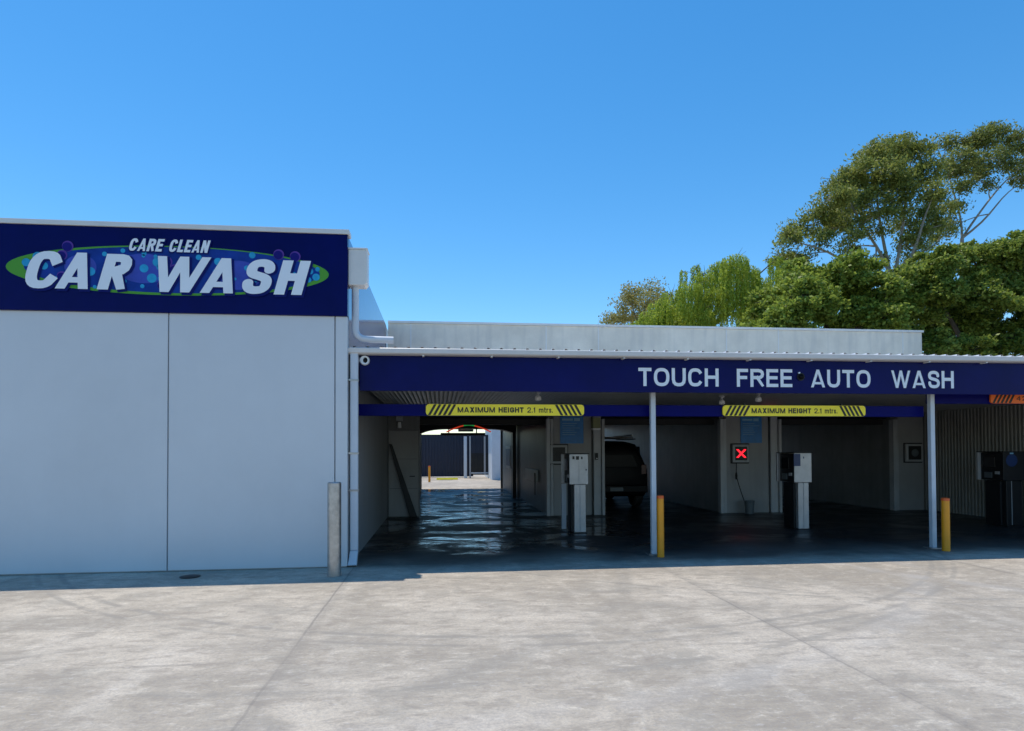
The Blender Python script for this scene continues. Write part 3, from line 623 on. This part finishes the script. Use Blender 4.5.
k1 = kiosk(2.50, 12.25, 'stainless pay kiosk in front of the unlit signal\'s pier')
mb = MB(); mb.box(2.56, 2.60, 12.243, 12.249, 1.44, 1.50); mb.box(2.63, 2.69, 12.243, 12.249, 1.43, 1.50); mb.box(2.73, 2.76, 12.243, 12.249, 1.44, 1.49)
mb.build('symbols', 'black', k1)
box('cabinet_seam', 'frame', k1, 2.685, 2.692, 12.245, 12.249, .97, 1.40)
box('lock', 'darkmetal', k1, 2.82, 2.84, 12.243, 12.249, 1.22, 1.25)
box('rear_post', 'pipe', k1, 2.47, 2.56, 12.9, 12.98, .012, .93)
k2 = kiosk(7.07, 12.15, 'stainless pay kiosk with a blue sticker in front of bay three')
box('sticker', 'bluelabel', k2, 7.06, 7.20, 12.143, 12.149, 1.28, 1.525); box('lock', 'bluelabel', k2, 7.26, 7.28, 12.143, 12.149, 1.43, 1.47)
k3 = kiosk(11.55, 12.0, 'pay kiosk coloured dark for shade, with a round blue sticker against the ribbed wall', True, .5, .62)
MB().lathe([(0, 0), (.13, 0), (.13, .003), (0, .003)], (11.74, 11.998, 1.37), 24, 'y').build('sticker', 'bluelabel', k3)
box('top_sticker', 'posterline', k3, 11.70, 11.78, 11.993, 11.999, 1.5, 1.53)

# ================================================================ BOLLARDS
def bollard(x, y, h, r, body, cap, label, group=None, dome=False):
    t = thing('bollard', (x, y, 0), label, 'bollard', group)
    MB().lathe([(0, .001), (r, .001), (r, h-.05), (0, h-.05)] if cap else [(0, .001), (r, .001), (r, h-.012), (r-.01, h), (0, h)], (x, y, 0), 32).build('tube', body, t, smooth=True)
    if cap: MB().lathe([(0, h-.05), (r+.002, h-.05), (r+.002, h-.01), (r*.6, h), (0, h+.004)], (x, y, 0), 32).build('cap', cap, t, smooth=True)
    return t
bollard(-1.36, 8.5, 1.21, .087, 'galv', None, 'tall galvanised steel bollard in front of the hall corner')
yg = 'yellow bollards beside the canopy posts'
bollard(3.30, 9.36, .93, .052, 'yellow', 'orange', 'yellow bollard with orange top beside the first canopy post', yg)
bollard(7.93, 9.3, .84, .058, 'yellow', 'orange', 'yellow bollard with orange top beside the second canopy post, nearest the ribbed wall', yg)
bollard(-.56, 34, .85, .06, 'yellow', 'orange', 'yellow bollard in the sunny rear yard seen through the open bay')
t = tag(MB().lathe([(0, .004), (.12, .004), (.125, .01), (.08, .02), (0, .022)], (-3.2, 8.68, 0), 24).build('drain_cover', 'darkmetal', smooth=True), 'small dark round cover lying on the shaded concrete before the hall wall', 'cover')

# ================================================================ WASH GANTRY in the open bay
gy = 22
t = thing('wash_gantry', (.9, gy, 0), 'black overhead wash gantry with a red and green arch inside the open bay', 'wash machine')
def archz(x, c=.95, hw=1.75, base=2.14, rise=.24): return base + rise*(1-min(1, abs(x-c)/hw)**5)
xs = [-.78+3.4*k/24 for k in range(25)]
MB().prism([(x, archz(x)) for x in xs] + [(2.62, 2.95), (-.78, 2.95)], gy, gy+.6).build('hood', 'darkmetal', t)
for (a, b, m_) in ((.22, .80, 'redtube'), (.80, 1.18, 'greentube'), (1.18, 1.74, 'redtube')):
    n = 8; MB().tube([(a+(b-a)*k/n, gy-.04, 2.26+.25*(1-(abs(a+(b-a)*k/n-.98)/.78)**1.6)) for k in range(n+1)], .022, 8).build('arch_light', m_, t, smooth=True)
MB().prism([(.02, 2.15), (1.55, 2.15), (1.55, 2.24), (.02, 2.24)], gy-.02, gy+.1).build('spray_bar', 'black', t, .01)
box('lamp_lens', 'lens', t, .62, 1.14, gy-.035, gy-.002, 2.28, 2.36, bevel=.01)
for x in (.3, 1.25): MB().tube([(x, gy+.05, 2.2), (x, gy+.05, 2.6)], .02, 8).build('drop_pipe', 'darkmetal', t)
for x in (-.79, 2.5): box('leg', 'darkmetal', t, x, x+.12, gy, gy+.5, .01, 2.3, bevel=.01)
t2 = copy_tree(t); t2.location = (t.location.x+4.66, gy-3.2, .1); t2['label'] = 'black overhead wash gantry in the second bay above the parked car'
t['group'] = t2['group'] = 'overhead wash gantries'
# control screen on the bay's right wall
t = thing('control_panel', (2.6, 19.5, 1.2), 'small blue control screen on the right wall inside the open bay', 'screen')
box('case', 'frame', t, 2.60, 2.678, 23.6, 25.4, .95, 1.8, bevel=.01); box('display', 'bluelabel', t, 2.59, 2.60, 23.75, 25.25, 1.05, 1.7)
t = thing('meter_box', (2.6, 17, .8), 'small pale meter box low on the right wall of the open bay', 'box')
box('case', 'capping', t, 2.61, 2.678, 17.4, 19.6, .75, 1.08, bevel=.01); box('handle', 'black', t, 2.585, 2.61, 17.45, 17.55, .4, 1.0)

# ================================================================ SUV parked in bay two
sx, sy = 4.80, 17.2
suv = thing('parked_suv', (sx, sy, 0), 'black four-wheel drive with roof rack parked inside the second bay', 'car')
# body: stations along Y, each a rounded cross-section
def sect(y, w, wt, z0, zb, zt):
    """half-width w at belt zb, wt at roof zt, floor z0"""
    half = [(.0, z0), (w*.90, z0), (w*.985, z0+.12), (w, (z0+zb)/2), (w*.985, zb)]
    if zt > zb+.05: half += [(wt+(w-wt)*.45, zb+(zt-zb)*.5), (wt, zt-.12), (wt*.93, zt-.04), (wt*.7, zt), (0, zt+.015)]
    else: half += [(w*.96, zb+.02), (w*.92, zb+.03), (w*.8, zb+.035), (w*.5, zb+.045), (0, zb+.05)]
    pts = half + [(-a, b) for a, b in half[-2:0:-1]]
    return [(sx+a, y, b) for a, b in pts]
sts = [(0, .86, .56, .48, 1.06, 1.56), (.05, .92, .62, .40, 1.08, 1.70), (.22, .955, .67, .33, 1.10, 1.82), (.9, .96, .69, .30, 1.12, 1.88), (1.9, .96, .69, .30, 1.12, 1.89),
       (2.7, .96, .75, .30, 1.12, 1.84), (3.05, .96, .72, .30, 1.11, 1.66), (3.55, .955, .8, .30, 1.08, 1.09), (4.3, .93, .8, .32, 1.02, 1.03), (4.75, .85, .7, .4, .88, .89)]
vv = []; ff = []; n = None
for (y, w, wt, z0, zb, zt) in sts:
    s_ = sect(sy+y, w, wt, z0, zb, zt); n = len(s_); vv += s_
for i in range(len(sts)-1):
    ff += [(i*n+k, i*n+(k+1) % n, (i+1)*n+(k+1) % n, (i+1)*n+k) for k in range(n)]
ff += [tuple(range(n)), tuple((len(sts)-1)*n+k for k in range(n-1, -1, -1))]
MB().add(vv, ff).build('body', 'carpaint', suv, smooth=True)
MB().prism([(sx-.66, 1.14), (sx+.66, 1.14), (sx+.5, 1.52), (sx-.5, 1.52)], sy-.012, sy+.05).build('rear_window', 'glass', suv, .02)
for s_ in (-1, 1):
    box('tail_light', 'tail', suv, sx+s_*.80-.07, sx+s_*.80+.07, sy-.02, sy+.06, .95, 1.22, bevel=.01)
    MB().box(sx+s_*.97-.01, sx+s_*1.10, sy+2.75, sy+2.85, 1.1, 1.28).build('mirror', 'carpaint', suv, .03)
    MB().prism([(sy+.35, 1.2), (sy+2.5, 1.2), (sy+2.25, 1.68), (sy+.45, 1.72)], sx+s_*.80-.035, sx+s_*.80+.03, 'x').build('side_window', 'glass', suv)
    for yy in (.85, 3.75):
        wn = MB().lathe([(0, -.12), (.34, -.12), (.37, -.08), (.37, .08), (.34, .12), (0, .12)], (sx+s_*.82, sy+yy, .37), 28, 'x').build('wheel', 'rubber', suv, smooth=True)
        MB().lathe([(0, -.125), (.2, -.125), (.22, .125), (0, .125)], (sx+s_*.825, sy+yy, .37), 20, 'x').build('rim', 'galv', wn, smooth=True)
    MB().tube([(sx+s_*.68, sy+.4, 1.93), (sx+s_*.68, sy+2.3, 1.95)], .02, 8).build('roof_rail', 'darkmetal', suv)
MB().box(sx-.88, sx+.88, sy-.10, sy+.05, .45, .66).build('bumper', 'carpaint', suv, .03)
box('number_plate', 'plastic', suv, sx-.18, sx+.18, sy-.115, sy-.102, .50, .60)
rk = MB()
for yy in (.55, 1.1, 1.65, 2.2): rk.tube([(sx-.66, sy+yy, 1.98), (sx+.66, sy+yy, 1.98)], .02, 8)
for xx in (-.62, .62): rk.tube([(sx+xx, sy+.45, 2.04), (sx+xx, sy+2.3, 2.04)], .02, 8)
rk.build('roof_rack', 'galv', suv)

# batten lights inside bay two
t = thing('bay_light', (4.4, 18, 2.4), 'pale strip light high in the second bay above the car', 'lamp')
box('fitting', 'frame', t, 4.3, 4.75, 19, 19.1, 2.3, 2.34); MB().tube([(4.32, 19.05, 2.27), (4.73, 19.05, 2.27)], .025, 8).build('tube', 'lens', t)

# ================================================================ REAR YARD
def ribfence(x0, x1, y, z0, z1, name, m, parent, pitch=.19):
    pts = []; x = x0
    while x < x1:
        pts += [(x, y), (x+.07, y), (x+.095, y-.035), (x+.165, y-.035)]; x += pitch
    pts = [p for p in pts if p[0] <= x1]
    vs = []
    for p in pts: vs += [(p[0], p[1], z0), (p[0], p[1], z1)]
    return MB().add(vs, [(2*i, 2*i+2, 2*i+3, 2*i+1) for i in range(len(pts)-1)]).build(name, m, parent)
fn = thing('steel_fence', (-4, 40, 0), 'navy ribbed steel fence across the rear yard', 'fence')
ribfence(-14, 2.1, 40, .05, 2.62, 'ribbed_panel', 'fence', fn)
box('top_rail', 'fence', fn, -14, 1.45, 39.93, 40.03, 2.62, 2.66)
for x in (-9, -4): box('fence_post', 'fence', fn, x, x+.08, 39.9, 39.96, 0, 2.5)
gt = thing('yard_gate', (2.5, 38.5, 0), 'dark steel gate with a pale post and rail beside the navy fence', 'gate')
box('gate_post', 'pale', gt, 1.42, 1.6, 38.5, 38.62, 0, 2.5, bevel=.01); box('gate_post', 'frame', gt, 1.75, 1.83, 38.4, 38.48, 0, 2.5, bevel=.01)
ribfence(1.85, 3.2, 38.5, .2, 1.5, 'lower_panel', 'black', gt, .1); ribfence(1.85, 3.2, 38.52, 1.5, 2.6, 'upper_panel', 'fence', gt, .1)
box('bottom_rail', 'pale', gt, 1.85, 3.1, 38.38, 38.46, .28, .34)
box('gate_stile', 'frame', gt, 2.62, 2.72, 38.40, 38.46, .2, 2.5)
pb = thing('yard_store', (5.2, 38, 0), 'pale rendered store building at the right end of the rear yard', 'building')
box('wall', 'pale', pb, 2.88, 9, 35.7, 41, 0, 3.1, bevel=.01); box('roof', 'roof', pb, 2.6, 9.1, 35.6, 41.1, 3.1, 3.2); 
box('door', 'fence', pb, 5.5, 6.4, 35.66, 35.698, .02, 2.1)
vs = thing('wheel_stop', (0.2, 36.5, 0), 'low yellow wheel stop on the bright rear yard slab', 'wheel stop')
MB().prism([(36.4, .01), (36.6, .01), (36.57, .11), (36.43, .11)], -.2, 1.0, 'x').build('block', 'signyellow', vs, .01)
for x in (.0, .8): MB().lathe([(0, .10), (.025, .10), (.025, .118), (0, .12)], (x, 36.5, 0), 10).build('fixing_bolt', 'galv', vs)

# ================================================================ TREES
def leaves_mesh(name, P, size, m, parent, droop=0, aspect=.5, lay=1):
    """many small leaf-sprays: two crossed-angle quads each a separate island"""
    n = len(P); d = rng.normal(size=(n, 3)); d[:, 2] = d[:, 2]*lay - droop; d /= np.linalg.norm(d, axis=1)[:, None]
    e = rng.normal(size=(n, 3)); e[:, 2] *= lay; e -= d*(e*d).sum(1)[:, None]; e /= np.linalg.norm(e, axis=1)[:, None]
    s = size*rng.uniform(.55, 1.35, n)[:, None]
    a = d*s*.5; b = e*s*.5*aspect
    V = np.stack([P-a, P+b, P+a, P-b], 1).reshape(-1, 3).astype('f4')
    me = bpy.data.meshes.new(name); me.vertices.add(4*n); me.vertices.foreach_set('co', V.ravel())
    me.loops.add(4*n); me.loops.foreach_set('vertex_index', np.arange(4*n, dtype='i4'))
    me.polygons.add(n); me.polygons.foreach_set('loop_start', np.arange(0, 4*n, 4, dtype='i4')); me.polygons.foreach_set('loop_total', np.full(n, 4, 'i4'))
    me.update(calc_edges=True); me.materials.append(M[m])
    o = bpy.data.objects.new(name, me); COL.objects.link(o)
    if parent: o.parent = parent; o.matrix_parent_inverse = Matrix.Translation(-parent.location)
    return o
f_ = 640.; RM = np.array((Matrix.Rotation(-YAW, 3, 'Z') @ Matrix.Rotation(PI/2 + R(1.1), 3, 'X') @ Matrix.Rotation(-.0042, 3, 'Z')))
def at(px, py, Y):   # measured bearing of a feature in the photograph, put at its own distance
    v = RM @ np.array([(px-512)/f_, (365.5+73.5-py)/f_, -1.]); return np.array([0, 0, 1.6]) + v*(Y/v[1])
def crown_points(blobs, Y, per, sub, spread, flat=.75, depth=1.0):
    out = []; cs = []
    for (px, py, r) in blobs:
        dy = rng.uniform(-1, 1)*2.2*depth; c = at(px, py, Y+dy); rad = r*(Y+dy)/f_; cs.append((c, rad))
        k = max(4, int(sub*(r/22)**2))
        u = rng.normal(size=(k, 3)); u /= np.linalg.norm(u, axis=1)[:, None]
        q = c + u*rad*(rng.uniform(.35, 1.0, k)**.6)[:, None]*np.array([1, 1.25, flat])
        for j in range(k):
            m_ = int(per*rng.uniform(.5, 1.4)); s_ = spread*rng.uniform(.6, 1.3)
            out.append(q[j] + np.clip(rng.normal(size=(m_, 3)), -1.7, 1.7)*s_*np.array([1, 1, .6]))
    return np.concatenate(out), cs
def limb_mesh(cs, base, fork, r0, bend=.12, seg=7, thin=.03, mains=5):
    """trunk, a few main limbs, and boughs that leave the nearest limb"""
    mb = MB(); base = Vector(base); fork = Vector(fork); n = 8
    pts = [base.lerp(fork, k/n) + Vector((math.sin(k*1.1)*.10, math.cos(k*.9)*.10, 0))*(k > 0) for k in range(n+1)]
    mb.tube(pts, [r0*(1-.3*k/n) for k in range(n+1)], 10); st = pts[-1]
    C = sorted([(Vector(c), r) for c, r in cs], key=lambda q: (q[0]-fork).length)
    far = [C[-1]]
    while len(far) < min(mains, len(C)): far.append(max(C, key=lambda q: min((q[0]-f[0]).length for f in far)*(q[0]-fork).length**.5))
    net = []
    def bough(s0, rs, c, first):
        L_ = (c-s0).length; mid = s0.lerp(c, .45) + Vector((random.uniform(-1, 1)*.6, random.uniform(-1, 1), .8 if first else .2))*L_*bend
        wob = Vector((random.gauss(0, 1), random.gauss(0, 1), random.gauss(0, .6)))*L_*.03
        p = [s0*(1-t)**2 + mid*2*t*(1-t) + c*t*t + wob*math.sin(t*2*PI) for t in [k/8 for k in range(9)]]
        re = max(thin*.5, rs*.22); rr = [rs+(re-rs)*k/8 for k in range(9)]; mb.tube(p, rr, seg)
        net.extend([(p[k], rr[k]) for k in range(3 if first else 2, 9)])
    for c, r in far: bough(st, r0*.48, c, True)
    for c, r in C:
        if any(c is f[0] for f in far): continue
        q, rs = min(net, key=lambda z: (z[0]-c).length + .8*max(0, z[0].z-c.z))
        bough(q, max(thin, rs*.75), c, False)
    for c, r in C:
        for _ in range(5):
            e = c + Vector((random.gauss(0, 1), random.gauss(0, 1), random.gauss(.3, .7)))*r*.6
            mb.tube([c, c.lerp(e, .5)+Vector((0, 0, .1*r)), e], [thin, thin*.7, thin*.3], 5)
    return mb
def tree(name, label, blobs, Y, fork, base_px, leafm, barkm, per, sub, spread, size, r0=.3, group=None, **k):
    b = at(base_px, 452, Y); t = thing(name, (b[0], b[1], 0), label, 'tree', group)
    P, cs = crown_points(blobs, Y, per, sub, spread, k.get('flat', .75), k.get('depth', 1))
    limb_mesh(cs, (b[0], b[1], 0), at(*fork, Y), r0, k.get('bend', .12), thin=k.get('thin', .03), mains=k.get('mains', 5)).build('trunk', barkm, t, smooth=True, recalc=False)
    leaves_mesh('crown', P, size, leafm, t, k.get('droop', .5), k.get('aspect', .4), k.get('lay', 1))
    return t
TG = 'trees behind the wash bays'
tree('eucalyptus_tree', 'tall eucalyptus with wide domed crown, leftmost of the two tall gums',
     [(893, 150, 20), (875, 152, 17), (912, 152, 18), (866, 172, 18), (890, 176, 20), (912, 178, 18), (846, 182, 17), (832, 198, 17), (852, 203, 15), (818, 216, 15), (840, 222, 13), (802, 230, 14), (785, 240, 12), (780, 256, 11), (803, 255, 12), (872, 198, 15), (930, 172, 15), (935, 192, 14), (822, 240, 10), (905, 205, 13), (885, 215, 9), (930, 222, 14), (912, 246, 13), (850, 246, 9), (790, 268, 12), (947, 208, 9), (870, 158, 12), (856, 236, 8), (920, 233, 13), (860, 226, 11), (880, 232, 8), (905, 224, 12), (850, 262, 12), (875, 262, 10), (915, 262, 12), (940, 236, 10), (832, 228, 12), (842, 210, 12), (925, 208, 13), (895, 190, 16), (870, 218, 11)],
     44, (893, 285), 893, 'euc', 'bark_pale', 85, 42, .36, .25, .30, TG, droop=.7, aspect=.4, lay=.7, mains=6, thin=.035)
tree('eucalyptus_tree', 'tall open gum with bare pale limbs at the frame\'s edge',
     [(988, 135, 15), (972, 145, 14), (1003, 148, 13), (960, 158, 13), (985, 160, 14), (950, 172, 12), (975, 178, 12), (1020, 140, 14), (1018, 165, 12), (1026, 180, 11), (945, 146, 11), (962, 190, 9), (985, 138, 10), (1045, 150, 18), (1050, 175, 18), (985, 185, 7), (955, 208, 9), (946, 226, 11), (1008, 162, 11), (968, 166, 12)],
     47, (962, 238), 958, 'euc_dark', 'bark_pale', 85, 42, .36, .25, .20, TG, droop=.7, aspect=.4, lay=.7, mains=3, thin=.04)
tree('broadleaf_tree', 'dense mid green broadleaf tree against the parapet below the domed gum',
     [(x+random.uniform(-9, 9), y+random.uniform(-9, 9), random.uniform(13, 20)) for y, x0, x1 in ((272, 800, 870), (292, 775, 900), (312, 765, 905), (332, 760, 900), (350, 770, 900)) for x in range(x0, x1, 17)],
     36, (838, 345), 838, 'bushleaf', 'bark', 105, 48, .24, .23, .3, TG, droop=.1, aspect=.62, lay=.7, flat=.95)
tree('broadleaf_tree', 'dense dark broadleaf tree below the open gum at the right',
     [(x+random.uniform(-9, 9), y+random.uniform(-9, 9), random.uniform(13, 21)) for y, x0, x1 in ((246, 990, 1040), (262, 915, 1050), (284, 890, 1060), (306, 890, 1060), (328, 890, 1060), (350, 890, 1060)) for x in range(x0, x1, 19)],
     38, (965, 345), 965, 'bushleaf2', 'bark', 105, 46, .25, .24, .35, TG, droop=.1, aspect=.62, lay=.7, flat=.95)
tree('bronze_tree', 'sparse reddish brown tree showing at the parapet left of the willow',
     [(612, 318, 9), (626, 305, 11), (634, 293, 9), (645, 300, 11), (622, 322, 11), (650, 290, 9), (655, 312, 12), (640, 320, 12), (660, 300, 9)],
     52, (640, 345), 640, 'bronzeleaf', 'bark', 90, 44, .42, .22, .14, TG, droop=.2, aspect=.5)
# willow: hanging strands from arching limbs
wb = at(710, 452, 42); w = thing('willow_tree', (wb[0], wb[1], 0), 'bright green weeping willow with hanging strands behind the parapet', 'tree', TG)
tops = [(735, 262, 14), (720, 268, 12), (748, 272, 12), (705, 276, 10), (696, 268, 5), (684, 272, 4), (760, 284, 12), (690, 288, 12), (672, 296, 12), (660, 306, 12), (648, 316, 9), (640, 324, 8), (710, 295, 14), (735, 292, 14), (680, 310, 14), (765, 300, 10), (772, 292, 10), (665, 312, 12), (655, 325, 12), (778, 310, 9), (786, 272, 11), (776, 260, 8), (792, 292, 12), (630, 328, 8), (700, 315, 14), (750, 310, 12)]
pts = []; cs = []
for (px, py, r) in tops:
    Yt = 42+rng.uniform(-2.5, 2.5); c = at(px, py, Yt); rad = r*Yt/f_; cs.append((c, rad))
    for _ in range(int(150*(r/12)**1.7)):
        u = rng.normal(size=3); u /= np.linalg.norm(u); s0 = c + u*rad*np.array([1, 1, .5]); s0[2] = max(s0[2], c[2]-rad*.2)
        L_ = rng.uniform(.8, 2.6); k = int(L_/.07); tt = np.linspace(0, 1, k)
        sw = rng.normal(size=2)*.12
        st = np.stack([s0[0]+sw[0]*tt+rng.normal(size=k)*.03, s0[1]+sw[1]*tt+rng.normal(size=k)*.03, s0[2]-L_*tt], 1); pts.append(st)
leaves_mesh('crown', np.concatenate(pts), .17, 'willowleaf', w, 1.6, .4)
limb_mesh(cs, (wb[0], wb[1], 0), at(712, 325, 42), .28, .1, thin=.02).build('trunk', 'bark', w, smooth=True, recalc=False)
